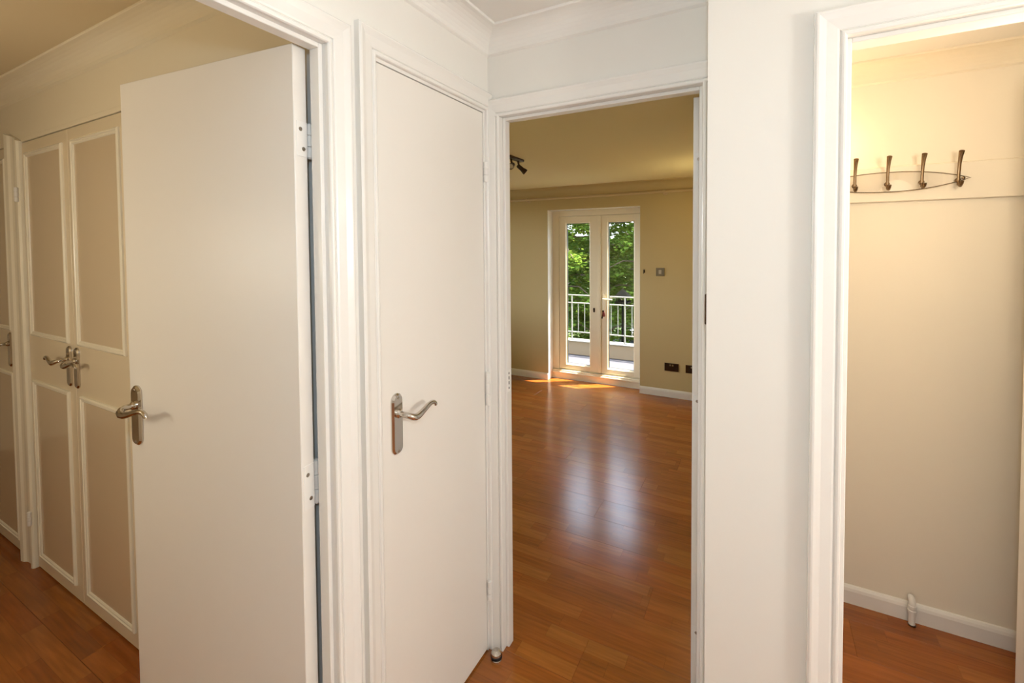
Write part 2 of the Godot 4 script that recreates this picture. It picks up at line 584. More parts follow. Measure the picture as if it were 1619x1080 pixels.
func uvquad(st: SurfaceTool, p: Array, uv: Array, hint: Vector3):
	var g: Vector3 = (p[1] - p[0]).cross(p[2] - p[0])
	var n := g.normalized()
	if n.dot(hint) < 0: n = -n
	var t := Vector3(1, 0, 0) if absf(n.x) < 0.9 else Vector3(0, 0, 1)
	for k in ([0, 1, 2, 0, 2, 3] if g.dot(hint) < 0 else [0, 2, 1, 0, 3, 2]):
		st.set_normal(n)
		st.set_tangent(Plane(t, 1.0))
		st.set_uv(uv[k])
		st.add_vertex(p[k])

# ------------------------------------------------------------------ coving and skirting
func cove_prof(s := 0.077) -> Array:
	# d: away from the wall, t: downwards from the ceiling
	var out := [Vector2(s, 0), Vector2(s, 0.006)]
	for i in 9:
		var a := PI * 0.5 * i / 8.0
		out.append(Vector2(s - (s - 0.006) * sin(a) * 0.93 - 0.002, 0.008 + (s - 0.014) * (1.0 - cos(a))))
	out.append(Vector2(0.005, s - 0.003))
	out.append(Vector2(0.0, s))
	out.reverse()
	return out

func run_cove(path: Array, inward: Array, y: float, m, label: String, closed := false, s := 0.077):
	# path: corners at the wall faces; inward[i]: direction away from the wall for segment i
	var st := sb()
	var n := path.size()
	var segs := n if closed else n - 1
	for i in segs:
		var a: Vector3 = path[i]
		var b: Vector3 = path[(i + 1) % n]
		var d: Vector3 = inward[i]
		var da := d
		var db := d
		if closed or i > 0:
			var e: Vector3 = inward[(i + segs - 1) % segs]
			if e.dot(d) < 0.99: da = d + e
		if closed or i < segs - 1:
			var e: Vector3 = inward[(i + 1) % segs]
			if e.dot(d) < 0.99: db = d + e
		var prof := cove_prof(s)
		mould(st, V(a.x, y, a.z), V(b.x, y, b.z), da, db, Vector3.DOWN, prof, false)
	# the mould's hint normals point along +n for growing d: flip is not needed as faces are two-sided
	struct("trim", st, m, label, "coving")

func coving_and_skirting():
	run_cove([V(LEFT, 0, 1.7), V(LEFT, 0, FAR), V(-0.121, 0, FAR), V(-0.121, 0, NEAR_FAR), V(1.7, 0, NEAR_FAR), V(1.7, 0, 1.7)],
		[V(1, 0, 0), V(0, 0, 1), V(-1, 0, 0), V(0, 0, 1), V(-1, 0, 0), V(0, 0, -1)], HALL_C, M.ceil, "cream cove moulding round the top of the hall walls", true)
	run_cove([V(-5, 0, CUP), V(L2, 0, CUP), V(L2, 0, 0.5), V(-5, 0, 0.5)],
		[V(0, 0, 1), V(-1, 0, 0), V(0, 0, -1), V(1, 0, 0)], CORR_C, M.corr_wall, "cream cove moulding above the corridor cupboards", true)
	run_cove([V(-3.3, 0, -1.5394), V(-3.3, 0, LIV), V(-0.02, 0, LIV), V(-0.02, 0, -1.5394)],
		[V(1, 0, 0), V(0, 0, 1), V(-1, 0, 0), V(0, 0, -1)], LIV_C, M.liv_wall, "tan cove moulding round the living room above the French doors", true, 0.112)
	run_cove([V(0.092, 0, -1.379), V(0.092, 0, CLOAK), V(1.1, 0, CLOAK), V(1.1, 0, -1.379)],
		[V(1, 0, 0), V(0, 0, 1), V(-1, 0, 0), V(0, 0, -1)], CLOAK_C, M.cloak_wall, "cream cove moulding above the coat hooks", true)
	skirting("baseboard_cloakroom", [V(0.092, 0, -1.9), V(0.092, 0, CLOAK), V(1.1, 0, CLOAK)], [V(1, 0, 0), V(0, 0, 1)], 0.074, M.trim, "white skirting board along the cloakroom back wall behind the pipe stub")
	skirting("baseboard_living", [V(-3.3, 0, LIV), V(-2.092, 0, LIV)], [V(0, 0, 1)], 0.075, M.trim, "cream skirting board on the living room far wall left of the French doors")
	skirting("baseboard_living_right", [V(-1.07, 0, LIV), V(-0.02, 0, LIV)], [V(0, 0, 1)], 0.075, M.trim, "cream skirting board on the living room far wall under the sockets")
	skirting("baseboard_corridor", [V(-1.9, 0, CUP), V(L2, 0, CUP)], [V(0, 0, 1)], 0.074, M.trim, "white skirting board in the corridor behind the open door")

func skirting(called: String, path: Array, inward: Array, h: float, m, label: String):
	var st := sb()
	# d = height along UP, t = thickness off the wall
	var prof := [Vector2(0, 0), Vector2(0, 0.014), Vector2(h * 0.72, 0.014), Vector2(h * 0.86, 0.011), Vector2(h * 0.97, 0.006), Vector2(h, 0.002), Vector2(h, 0)]
	for i in inward.size():
		var a: Vector3 = path[i]
		var b: Vector3 = path[i + 1]
		mould(st, a, b, Vector3.UP, Vector3.UP, inward[i], prof)
	struct(called, st, m, label, "skirting")

# ------------------------------------------------------------------ door casings
const ARCH := [Vector2(0.0, 0.0), Vector2(0.0, 0.008), Vector2(0.002, 0.011), Vector2(0.006, 0.012), Vector2(0.010, 0.011), Vector2(0.012, 0.008), Vector2(0.0135, 0.007),
	Vector2(0.015, 0.010), Vector2(0.019, 0.0115), Vector2(0.040, 0.014), Vector2(0.048, 0.017), Vector2(0.054, 0.0195), Vector2(0.058, 0.0195), Vector2(0.0615, 0.017), Vector2(0.063, 0.013), Vector2(0.063, 0.0)]

func clip_prof(w: float) -> Array:
	var out := []
	for p in ARCH:
		if p.x <= w: out.append(p)
	if out[-1].y > 0.0:
		out.append(Vector2(w, out[-1].y))
		out.append(Vector2(w, 0))
	return out

# casing round an opening whose arrises run from a (left foot) to b (right foot); right = direction a->b, n = out of the wall towards the viewer
func casing(label: String, a: Vector3, b: Vector3, h: float, n: Vector3, depth: float, wl: float, wr: float, stop_from: float, set_back := 0.0) -> Node3D:
	var root := thing("trim", label, "door frame", Vector3.ZERO, "", "structure")
	var r := (b - a).normalized()
	var up := Vector3.UP * h
	var s := set_back
	var a0 := a - r * s
	var b0 := b + r * s
	var uph := Vector3.UP * (h + s)
	var m = M.trim
	var st := sb()
	mould(st, a0, a0 + uph, -r, -r + Vector3.UP, n, clip_prof(wl), false)
	put("architrave", st, m, root)
	st = sb()
	mould(st, b0, b0 + uph, r, r + Vector3.UP, n, clip_prof(wr), false)
	put("architrave", st, m, root)
	# the head keeps its full width and dies against the walls where a leg is cut narrow
	st = sb()
	var hl := -r + Vector3.UP if wl >= 0.063 else Vector3.UP
	var hr := r + Vector3.UP if wr >= 0.063 else Vector3.UP
	mould(st, a0 + uph - (Vector3.ZERO if wl >= 0.063 else r * wl), b0 + uph + (Vector3.ZERO if wr >= 0.063 else r * wr), hl, hr, n, ARCH, true)
	put("architrave", st, m, root)
	# lining: two jambs and a head, with planted stops
	var t := 0.026
	for e in 3:
		st = sb()
		if e == 0: box2(st, a - r * t, a + up + Vector3.UP * t, n, depth)
		elif e == 1: box2(st, b, b + r * t + up + Vector3.UP * t, n, depth)
		else: box2(st, a + up, b + up + Vector3.UP * t, n, depth)
		put("lining", st, m, root)
	if stop_from > 0:
		var s1 := 0.011
		var sw: float = min(0.034, depth - stop_from - 0.002)
		for e in 3:
			st = sb()
			var o := -n * stop_from
			if e == 0: box2(st, a + o, a + o + r * s1 + up, n, sw, 0.0015)
			elif e == 1: box2(st, b + o - r * s1, b + o + up, n, sw, 0.0015)
			else: box2(st, a + o + r * s1 + up - Vector3.UP * s1, b + o - r * s1 + up, n, sw, 0.0015)
			put("door_stop", st, m, root)
	return root

# box between two points lying in the wall plane, going depth into the wall
func box2(st: SurfaceTool, p: Vector3, q: Vector3, n: Vector3, depth: float, b := 0.001):
	box(st, p, q - n * depth, b)

func doorways():
	casing("white moulded architrave round the wide doorway on the left with the door swung in", V(LEFT, 0, -0.07), V(LEFT, 0, -0.728), HEAD, V(1, 0, 0), 0.042, 0.063, 0.063, 0.009)
	casing("white moulded architrave round the narrow closed closet door", V(LEFT, 0, -0.886), V(LEFT, 0, -1.407), 1.983, V(1, 0, 0), 0.10, 0.063, 0.023, 0.0, 0.009)
	var c := casing("white moulded architrave round the doorway into the living room", V(-0.825, 0, FAR), V(-0.149, 0, FAR), HEAD, V(0, 0, 1), 0.058, 0.048, 0.024, 0.016)
	# strike plate on the left jamb
	var st := sb()
	box(st, V(-0.8145, 0.965, -1.459), V(-0.8125, 1.045, -1.479), 0.0006)
	var sp := put("strike_plate", st, M.paint_metal, c)
	st = sb()
	for y in [0.975, 0.992, 1.010, 1.030]:
		box(st, V(-0.8128, y, -1.465), V(-0.8118, y + (0.012 if y in [0.992, 1.010] else 0.007), -1.470), 0.0003)
	put("strike_hole", st, M.dark, sp)
	casing("white moulded architrave round the cloakroom doorway on the right", V(0.1685, 0, NEAR_FAR), V(0.86, 0, NEAR_FAR), HEAD, V(0, 0, 1), 0.10, 0.063, 0.063, 0.012)

# ------------------------------------------------------------------ doors
# seen from the front: local x to the right, y up, z towards the viewer; front face at z = 0
func frame_of(origin: Vector3, xdir: Vector3) -> Transform3D:
	var x := xdir.normalized()
	return Transform3D(Basis(x, Vector3.UP, x.cross(Vector3.UP)), origin)

func make_door(label: String, tr: Transform3D, w: float, h: float, o: Dictionary) -> Node3D:
	var root := thing("door", label, "door", Vector3.ZERO, o.get("group", ""), "structure")
	root.name = "door_%d" % names["door"]
	root.transform = tr
	var t: float = o.get("thick", 0.036)
	var st := sb()
	box(st, V(0, 0.008, -t), V(w, h, 0), 0.0015)
	put("leaf", st, o.get("mat", M.door), root)
	for p in o.get("panels", []):
		st = sb()
		box(st, V(p[0] + 0.012, p[1] + 0.012, 0.0), V(p[2] - 0.012, p[3] - 0.012, 0.0018))
		put("panel", st, M.cup_panel, root)
		st = sb()
		var pm := [Vector2(0, 0), Vector2(0, 0.006), Vector2(0.004, 0.010), Vector2(0.009, 0.0105), Vector2(0.012, 0.007), Vector2(0.017, 0.007), Vector2(0.021, 0.004), Vector2(0.022, 0)]
		var c := [V(p[0], p[1], 0), V(p[2], p[1], 0), V(p[2], p[3], 0), V(p[0], p[3], 0)]
		var d := [V(1, 1, 0), V(-1, 1, 0), V(-1, -1, 0), V(1, -1, 0)]
		for i in 4: mould(st, c[i], c[(i + 1) % 4], d[i], d[(i + 1) % 4], V(0, 0, 1), pm, false)
		put("panel_moulding", st, M.cup_mould, root)
	if o.has("handle"): lever_handle(root, o.handle[0], o.handle[1], o.handle[2])
	for hg in o.get("hinges", []): hinge(root, hg[0], hg[1], hg[2], hg[3])
	return root

func lever_handle(root: Node3D, u: float, y: float, s: float):
	# y: spindle height; plate reaches 0.055 above and 0.115 below
	var hd := Node3D.new()
	hd.name = "door_handle"
	root.add_child(hd, true)
	hd.position = V(u, y, 0)
	var st := sb()
	plate(st, stadium(0.042, 0.170, 0, -0.030, 9), 0.0, 0.009, 0.005)
	put("backplate", st, M.chrome, hd)
	st = sb()
	for yy in [0.043, -0.104]: lathe(st, V(0, yy, 0.009), V(0, 0, 1), [Vector2(0.0038, 0), Vector2(0.0036, 0.0008), Vector2(0.002, 0.0014), Vector2(0, 0.0015)], 10)
	put("screw", st, M.screw, hd)
	st = sb()
	lathe(st, V(0, 0, 0.008), V(0, 0, 1), [Vector2(0.0125, 0), Vector2(0.0125, 0.006), Vector2(0.0095, 0.009), Vector2(0.0078, 0.012)], 16)
	var pts := []
	var rad := []
	var key := [[0, 0, 0.016, 0.0078], [0, 0, 0.034, 0.0076], [0.003, -0.002, 0.043, 0.0082], [0.010, -0.006, 0.049, 0.0096], [0.020, -0.010, 0.051, 0.0100], [0.032, -0.010, 0.051, 0.0094], [0.048, -0.006, 0.050, 0.0084],
		[0.066, 0.000, 0.049, 0.0076], [0.082, 0.0055, 0.048, 0.0070], [0.096, 0.0075, 0.047, 0.0066], [0.107, 0.0055, 0.046, 0.0064], [0.114, 0.0005, 0.0455, 0.0062], [0.117, -0.005, 0.045, 0.0056], [0.1175, -0.008, 0.045, 0.0030]]
	for k in key:
		pts.append(V(k[0] * s, k[1], k[2]))
		rad.append(k[3])
	tube(st, pts, rad, 14)
	put("lever", st, M.chrome, hd)

# painted butt hinge: knuckles about a vertical pin at (u, z), from y to y + len; leaf plate drawn on the door's edge towards -z when edge = 1
func hinge(root: Node3D, u: float, z: float, y: float, len: float):
	var st := sb()
	var r := 0.0082
	var n := 3
	for k in n:
		var ya := y + len * k / n + 0.0006
		var yb := y + len * (k + 1) / n - 0.0006
		lathe(st, V(u, ya, z), Vector3.UP, [Vector2(0, 0), Vector2(r * 0.85, 0), Vector2(r, 0.0008), Vector2(r, yb - ya - 0.0008), Vector2(r * 0.85, yb - ya), Vector2(0, yb - ya)], 12)
	lathe(st, V(u, y - 0.002, z), Vector3.UP, [Vector2(0, 0), Vector2(r * 0.6, 0.0008), Vector2(r * 0.6, len + 0.0032), Vector2(0, len + 0.004)], 10)
	put("hinge", st, M.paint_metal, root)

func hinge_plate(root: Node3D, u: float, y: float, len: float, z0: float, z1: float):
	# the flap let into the door's edge, its painted screws just showing
	var st := sb()
	box(st, V(u - 0.001, y, z0), V(u + 0.0012, y + len, z1), 0.0005)
	var hp := put("hinge_flap", st, M.paint_metal, root)
	st = sb()
	for f in [0.22, 0.78]:
		lathe(st, V(u + 0.0010, y + len * f, (z0 + z1) * 0.5 + (0.004 if f > 0.5 else -0.004)), V(1, 0, 0), [Vector2(0.0052, 0), Vector2(0.0046, 0.0008), Vector2(0, 0.0009)], 12)
	put("screw", st, M.screw, hp)

func doors():
	# narrow closet door, shut
	make_door("narrow flush white closet door, shut, with a chrome lever on its left", frame_of(V(LEFT - 0.002, 0, -0.8885), V(0, 0, -1)), 0.5165, 1.981, {
		"handle": [0.0535, 1.045, 1.0], "hinges": [[0.5195, 0.010, 1.735, 0.07], [0.5195, 0.010, 0.925, 0.12], [0.5195, 0.010, 0.197, 0.07]]})
	# the door swung into the corridor
	var ang := deg_to_rad(5.8)
	var xd := V(cos(ang), 0, -sin(ang))
	var zd := xd.cross(Vector3.UP)
	var pin := V(-0.933, 0, -0.720)
	var org := pin + zd * 0.037 - xd * 0.655
	var d2 := make_door("large flush white door swung open into the corridor, seen across its face", frame_of(org, xd), 0.655, 1.963, {
		"handle": [0.036, 1.062, 1.0], "thick": 0.037, "hinges": [[0.650, -0.0475, 1.712, 0.080], [0.650, -0.0475, 0.885, 0.105], [0.650, -0.0475, 0.18, 0.08]]})
	for hy in [[1.712, 0.08], [0.885, 0.105], [0.18, 0.08]]: hinge_plate(d2, 0.655, hy[0], hy[1], -0.036, -0.006)
	# living room door, open and seen edge on
	var d3 := make_door("white living room door standing open, only its hinged edge showing", frame_of(V(-0.187, 0, -2.216), V(0, 0, 1)), 0.672, 1.963, {"thick": 0.038, "handle": [0.05, 1.045, 1.0]})
	for hy in [[1.70, 0.09], [0.935, 0.09], [0.18, 0.09]]: hinge_plate(d3, 0.672, hy[0], hy[1], -0.036, -0.004)
	# cloakroom door, open into the cloakroom
	var a2 := deg_to_rad(80.8)
	var cx := V(cos(a2), 0, sin(a2))   # from the free edge back to the hinge
	make_door("white cloakroom door folded back inside, a sliver at the right edge", frame_of(V(0.853, 0, -1.385) - cx * 0.68, cx), 0.68, 1.963, {"thick": 0.036})
	# fitted cupboard doors
	var pl := [[0.045, 1.11, 0.437, 1.945], [0.045, 0.068, 0.437, 0.903]]
	var pr := [[0.045, 1.11, 0.437, 1.945], [0.045, 0.068, 0.437, 0.903]]
	make_door("left leaf of the cupboard pair, cream panelled, hinges against the white post", frame_of(V(-2.992, 0, CUP + 0.004), V(1, 0, 0)), 0.498, 1.995, {"mat": M.cup, "panels": [[0.045, 1.11, 0.455, 1.945], [0.045, 0.068, 0.440, 0.905]],
		"handle": [0.452, 1.045, -1.0], "hinges": [[-0.010, 0.022, 1.725, 0.065], [-0.010, 0.022, 0.21, 0.065]], "thick": 0.03})
	make_door("right leaf of the cupboard pair, cream panelled, partly behind the open door", frame_of(V(-2.491, 0, CUP + 0.004), V(1, 0, 0)), 0.498, 1.995, {"mat": M.cup, "panels": [[0.045, 1.11, 0.455, 1.945], [0.050, 0.068, 0.455, 0.903]],
		"handle": [0.024, 1.045, 1.0], "thick": 0.03})
	make_door("single cream panelled cupboard door at the far left of the corridor", frame_of(V(-3.655, 0, CUP + 0.004), V(1, 0, 0)), 0.505, 1.995, {"mat": M.cup, "panels": [[0.055, 1.11, 0.45, 1.945], [0.055, 0.068, 0.45, 0.903]],
		"handle": [0.418, 1.045, -1.0], "thick": 0.03})
	# the architraves round the cupboards
	var root := thing("trim", "white moulded architrave post between the cupboard pair and the single cupboard door", "door frame", Vector3.ZERO, "", "structure")
	var st := sb()
	var wide := [Vector2(0, 0), Vector2(0, 0.014), Vector2(0.006, 0.022), Vector2(0.018, 0.024), Vector2(0.030, 0.020), Vector2(0.036, 0.012), Vector2(0.060, 0.012),
		Vector2(0.085, 0.013), Vector2(0.100, 0.016), Vector2(0.112, 0.024), Vector2(0.135, 0.028), Vector2(0.148, 0.024), Vector2(0.153, 0.016), Vector2(0.153, 0)]
	mould(st, V(-2.996, 0, CUP), V(-2.996, 2.004, CUP), V(-1, 0, 0), V(-1, 0.33, 0), V(0, 0, 1), wide, true)
	put("architrave", st, M.cup_mould, root)
	var heads := thing("trim", "slim cream head strip above the fitted cupboard doors", "door frame", Vector3.ZERO, "", "structure")
	st = sb()
	box(st, V(-2.996, 1.999, CUP), V(-1.95, 2.019, CUP + 0.006), 0.002)
	put("head_strip", st, M.corr_wall, heads)
	st = sb()
	box(st, V(-3.7, 1.999, CUP), V(-3.149, 2.019, CUP + 0.006), 0.002)
	put("head_strip", st, M.corr_wall, heads)

# ------------------------------------------------------------------ French doors
func ring_frame(st: SurfaceTool, x0: float, y0: float, x1: float, y1: float, wl: float, wb: float, wr: float, wt: float, z0: float, z1: float, b: float):
	box(st, V(x0, y0, z0), V(x0 + wl, y1, z1), b)
	box(st, V(x1 - wr, y0, z0), V(x1, y1, z1), b)
	box(st, V(x0 + wl - b, y0, z0), V(x1 - wr + b, y0 + wb, z1), b)
	box(st, V(x0 + wl - b, y1 - wt, z0), V(x1 - wr + b, y1, z1), b)

func french_doors():
	var z := -4.847
	var win := thing("window", "cream outer frame of the French doors recessed in the far wall", "door frame", Vector3.ZERO, "", "structure")
	win.name = "window_1"
	var st := sb()
	box(st, V(-2.0925, 0, LIV + 0.001), V(-2.089, 1.9085, z + 0.010), 0.0005)
	box(st, V(-2.0925, 1.905, LIV + 0.001), V(-1.0695, 1.9085, z + 0.010), 0.0005)
	box(st, V(-1.073, 0, LIV + 0.001), V(-1.0695, 1.9085, z + 0.010), 0.0005)
	put("reveal_lining", st, M.trim, win)
	st = sb()
	ring_frame(st, -2.092, 0.10, -1.07, 1.908, 0.077, 0.004, 0.031, 0.066, z - 0.07, z + 0.012, 0.003)
	put("frame", st, M.frame, win)
	st = sb()
	box(st, V(-2.092, 0.0, z - 0.07), V(-1.07, 0.098, z + 0.035), 0.004)
	box(st, V(-2.092, 0.060, z + 0.02), V(-1.07, 0.082, z + 0.046), 0.005)
	put("threshold", st, M.frame, win)
	var leaves := [[-2.013, -1.531, -1.934, -1.651, "left French door leaf, cream framed with a tall glass pane"], [-1.528, -1.103, -1.452, -1.163, "right French door leaf, cream framed, with keys in its lock"]]
	for k in 2:
		var lf = leaves[k]
		var root := thing("door", lf[4], "French door", Vector3.ZERO, "", "structure")
		root.name = "door_%d" % names["door"]
		st = sb()
		ring_frame(st, lf[0], 0.107, lf[1], 1.839, lf[2] - lf[0], 0.055, lf[1] - lf[3], 0.07, z - 0.05, z + 0.004, 0.003)
		put("leaf_frame", st, M.frame, root)
		# glazing beads
		st = sb()
		ring_frame(st, lf[2], 0.162, lf[3], 1.769, 0.008, 0.010, 0.008, 0.008, z - 0.040, z - 0.012, 0.003)
		put("glazing_bead", st, M.frame, root)
		st = sb()
		ring_frame(st, lf[2] + 0.008, 0.172, lf[3] - 0.008, 1.761, 0.005, 0.003, 0.003, 0.003, z - 0.034, z - 0.020, 0.0)
		put("gasket", st, M.gasket, root)
		st = sb()
		box(st, V(lf[2] + 0.006, 0.170, z - 0.030), V(lf[3] - 0.006, 1.763, z - 0.024))
		put("pane", st, M.glass, root)
		if k == 0:
			st = sb()
			plate(st, stadium(0.02, 0.05, -1.602, 0.80, 5), z + 0.004, z + 0.010, 0.002)
			put("lock_cover", st, M.bronze, root)
			st = sb()
			box(st, V(-1.560, 0.107, z + 0.004), V(-1.524, 1.839, z + 0.016), 0.004)
			put("meeting_strip", st, M.frame, root)
		else:
			st = sb()
			plate(st, stadium(0.034, 0.24, -1.488, 0.865, 7), z + 0.004, z + 0.014, 0.004)
			tube(st, [V(-1.488, 0.93, z + 0.012), V(-1.488, 0.93, z + 0.05), V(-1.47, 0.93, z + 0.056), V(-1.385, 0.93, z + 0.056)], [0.008, 0.008, 0.009, 0.007], 10)
			put("door_handle", st, M.frame, root)
	var keys := thing("key_bunch", "small red and brown bunch of keys hanging in the French door lock", "keys", V(-1.49, 0.80, z + 0.014))
	st = sb()
	tube(st, [V(0, 0, 0), V(0, 0, 0.025)], [0.004, 0.004], 8)
	plate(st, stadium(0.022, 0.026, 0, -0.004, 5), 0.022, 0.025, 0.001)
	put("key", st, M.bronze, keys)
	st = sb()
	X = Transform3D(Basis(V(0, 0, 1), 0.15), V(0.006, -0.035, 0.022))
	plate(st, stadium(0.028, 0.055, 0, 0, 5), -0.003, 0.005, 0.002)
	X = Transform3D.IDENTITY
	put("fob", st, M.hook_red, keys)
	st = sb()
	X = Transform3D(Basis(V(0, 0, 1), -0.2), V(-0.008, -0.055, 0.020))
	plate(st, stadium(0.016, 0.06, 0, 0, 5), -0.002, 0.003, 0.001)
	X = Transform3D.IDENTITY
	put("key", st, M.bronze, keys)

# ------------------------------------------------------------------ living room fittings
func living_things():
	var z := LIV
	# light switch
	var sw := thing("light_switch", "square grey metal light switch right of the French doors", "switch", V(-0.871, 1.243, z))
	var st := sb()
	plate(st, [V2(-0.041, -0.041), V2(0.041, -0.041), V2(0.041, 0.041), V2(-0.041, 0.041)], 0, 0.008, 0.004)
	put("faceplate", st, M["switch"], sw)
	st = sb()
	X = Transform3D(Basis(V(1, 0, 0), 0.12), V(0, 0, 0.008))
	box(st, V(-0.013, -0.020, -0.003), V(0.013, 0.020, 0.003), 0.001)
	X = Transform3D.IDENTITY
	put("rocker", st, mat(c8(190, 180, 160), 0.4), sw)
	# key hook
	var kh := thing("key_hook", "tiny dark metal hook on the wall between French doors and switch", "hook", V(-1.028, 1.246, z))
	st = sb()
	plate(st, stadium(0.016, 0.034, 0, 0, 5), 0, 0.003, 0.001)
	put("backplate", st, M.bronze, kh)
	st = sb()
	tube(st, [V(0, 0.012, 0.002), V(0, 0.018, 0.014), V(0, 0.008, 0.022), V(0, -0.012, 0.020), V(0, -0.020, 0.028), V(0, -0.012, 0.036)], [0.003, 0.003, 0.003, 0.003, 0.003, 0.002], 8)
	put("hook", st, M.bronze, kh)
	# sockets
	for k in 2:
		var so := thing("wall_socket", ["dark bronze double socket low on the wall, the one seen whole", "dark bronze socket low on the wall, half hidden by the open door"][k], "socket", V([-0.760, -0.562][k], 0.300, z), "living room sockets")
		st = sb()
		plate(st, [V2(-0.067, -0.039), V2(0.067, -0.039), V2(0.067, 0.039), V2(-0.067, 0.039)], 0, 0.008, 0.003)
		put("faceplate", st, M.bronze, so)
		for s in [-1, 1]:
			st = sb()
			for h in [[0.0, 0.010, 0.003, 0.008], [-0.011, -0.010, 0.0065, 0.003], [0.011, -0.010, 0.0065, 0.003]]:
				box(st, V(s * 0.032 + h[0] - h[2], h[1] - h[3], 0.0076), V(s * 0.032 + h[0] + h[2], h[1] + h[3], 0.0088))
			put("pin_hole", st, M.rubber, so)
			st = sb()
			box(st, V(s * 0.012 - 0.006, 0.012, 0.008), V(s * 0.012 + 0.006, 0.028, 0.0125), 0.001)
			put("rocker_switch", st, mat(c8(160, 140, 105), 0.4), so)
	# curtain pole
	var cp := thing("curtain_pole", "slim cream curtain pole under the coving above the French doors", "curtain pole", V(-1.57, 2.030, z))
	st = sb()
	tube(st, [V(-1.30, 0, 0.060), V(1.12, 0, 0.060)], [0.013, 0.013], 12)
	put("pole", st, M.pole, cp)
	for x in [-0.745, 0.745]:
		st = sb()
		lathe(st, V(x, -0.002, 0), V(0, 0, 1), [Vector2(0, 0), Vector2(0.028, 0), Vector2(0.028, 0.006), Vector2(0.012, 0.012), Vector2(0.009, 0.03), Vector2(0.009, 0.044)], 14)
		tube(st, [V(x - 0.011, 0, 0.060), V(x + 0.011, 0, 0.060)], [0.019, 0.019], 14)
		put("bracket", st, M.pole, cp)
	for x in [-1.30, 1.12]:
		st = sb()
		lathe(st, V(x, 0, 0.060), V(signf(x), 0, 0), [Vector2(0.013, 0), Vector2(0.018, 0.004), Vector2(0.013, 0.010), Vector2(0.024, 0.024), Vector2(0.026, 0.036), Vector2(0.018, 0.05), Vector2(0, 0.055)], 14)
		put("finial", st, M.pole, cp)
	# spotlight bar on the ceiling, switched off
	var sp := thing("ceiling_spotlight", "dark bronze spotlight bar with angled heads on the living room ceiling", "light fitting", V(-1.565, LIV_C, -2.75))
	st = sb()
	box(st, V(-0.022, -0.018, -0.30), V(0.022, 0, 0.30), 0.004)
	put("bar", st, M.bronze, sp)
	st = sb()
	lathe(st, V(0, -0.001, 0), Vector3.DOWN, [Vector2(0, 0), Vector2(0.05, 0.001), Vector2(0.05, 0.018), Vector2(0.03, 0.026), Vector2(0, 0.027)], 18)
	put("ceiling_rose", st, M.bronze, sp)
	var heads := [[-0.24, V(0.62, -0.62, -0.35)], [-0.13, V(0.25, -0.35, 0.9)], [0.20, V(-0.5, -0.6, 0.3)]]
	for hd in heads:
		var d: Vector3 = hd[1].normalized()
		var o := V(0, -0.018, hd[0])
		var e := o + V(0.012, -0.045, 0)
		st = sb()
		tube(st, [o, o + V(0.004, -0.022, 0), e], [0.007, 0.007, 0.008], 8)
		put("stem", st, M.bronze, sp)
		st = sb()
		lathe(st, e - d * 0.022, d, [Vector2(0, 0), Vector2(0.012, 0.002), Vector2(0.015, 0.010), Vector2(0.016, 0.045), Vector2(0.021, 0.068), Vector2(0.022, 0.080), Vector2(0.0195, 0.080), Vector2(0.0185, 0.072)], 16)
		var hm := put("head", st, M.bronze, sp)
		st = sb()
		lathe(st, e - d * 0.022, d, [Vector2(0.0185, 0.072), Vector2(0.010, 0.075), Vector2(0, 0.076)], 16)
		put("lens", st, M.lens, hm)

func V2(x: float, y: float) -> Vector2: return Vector2(x, y)

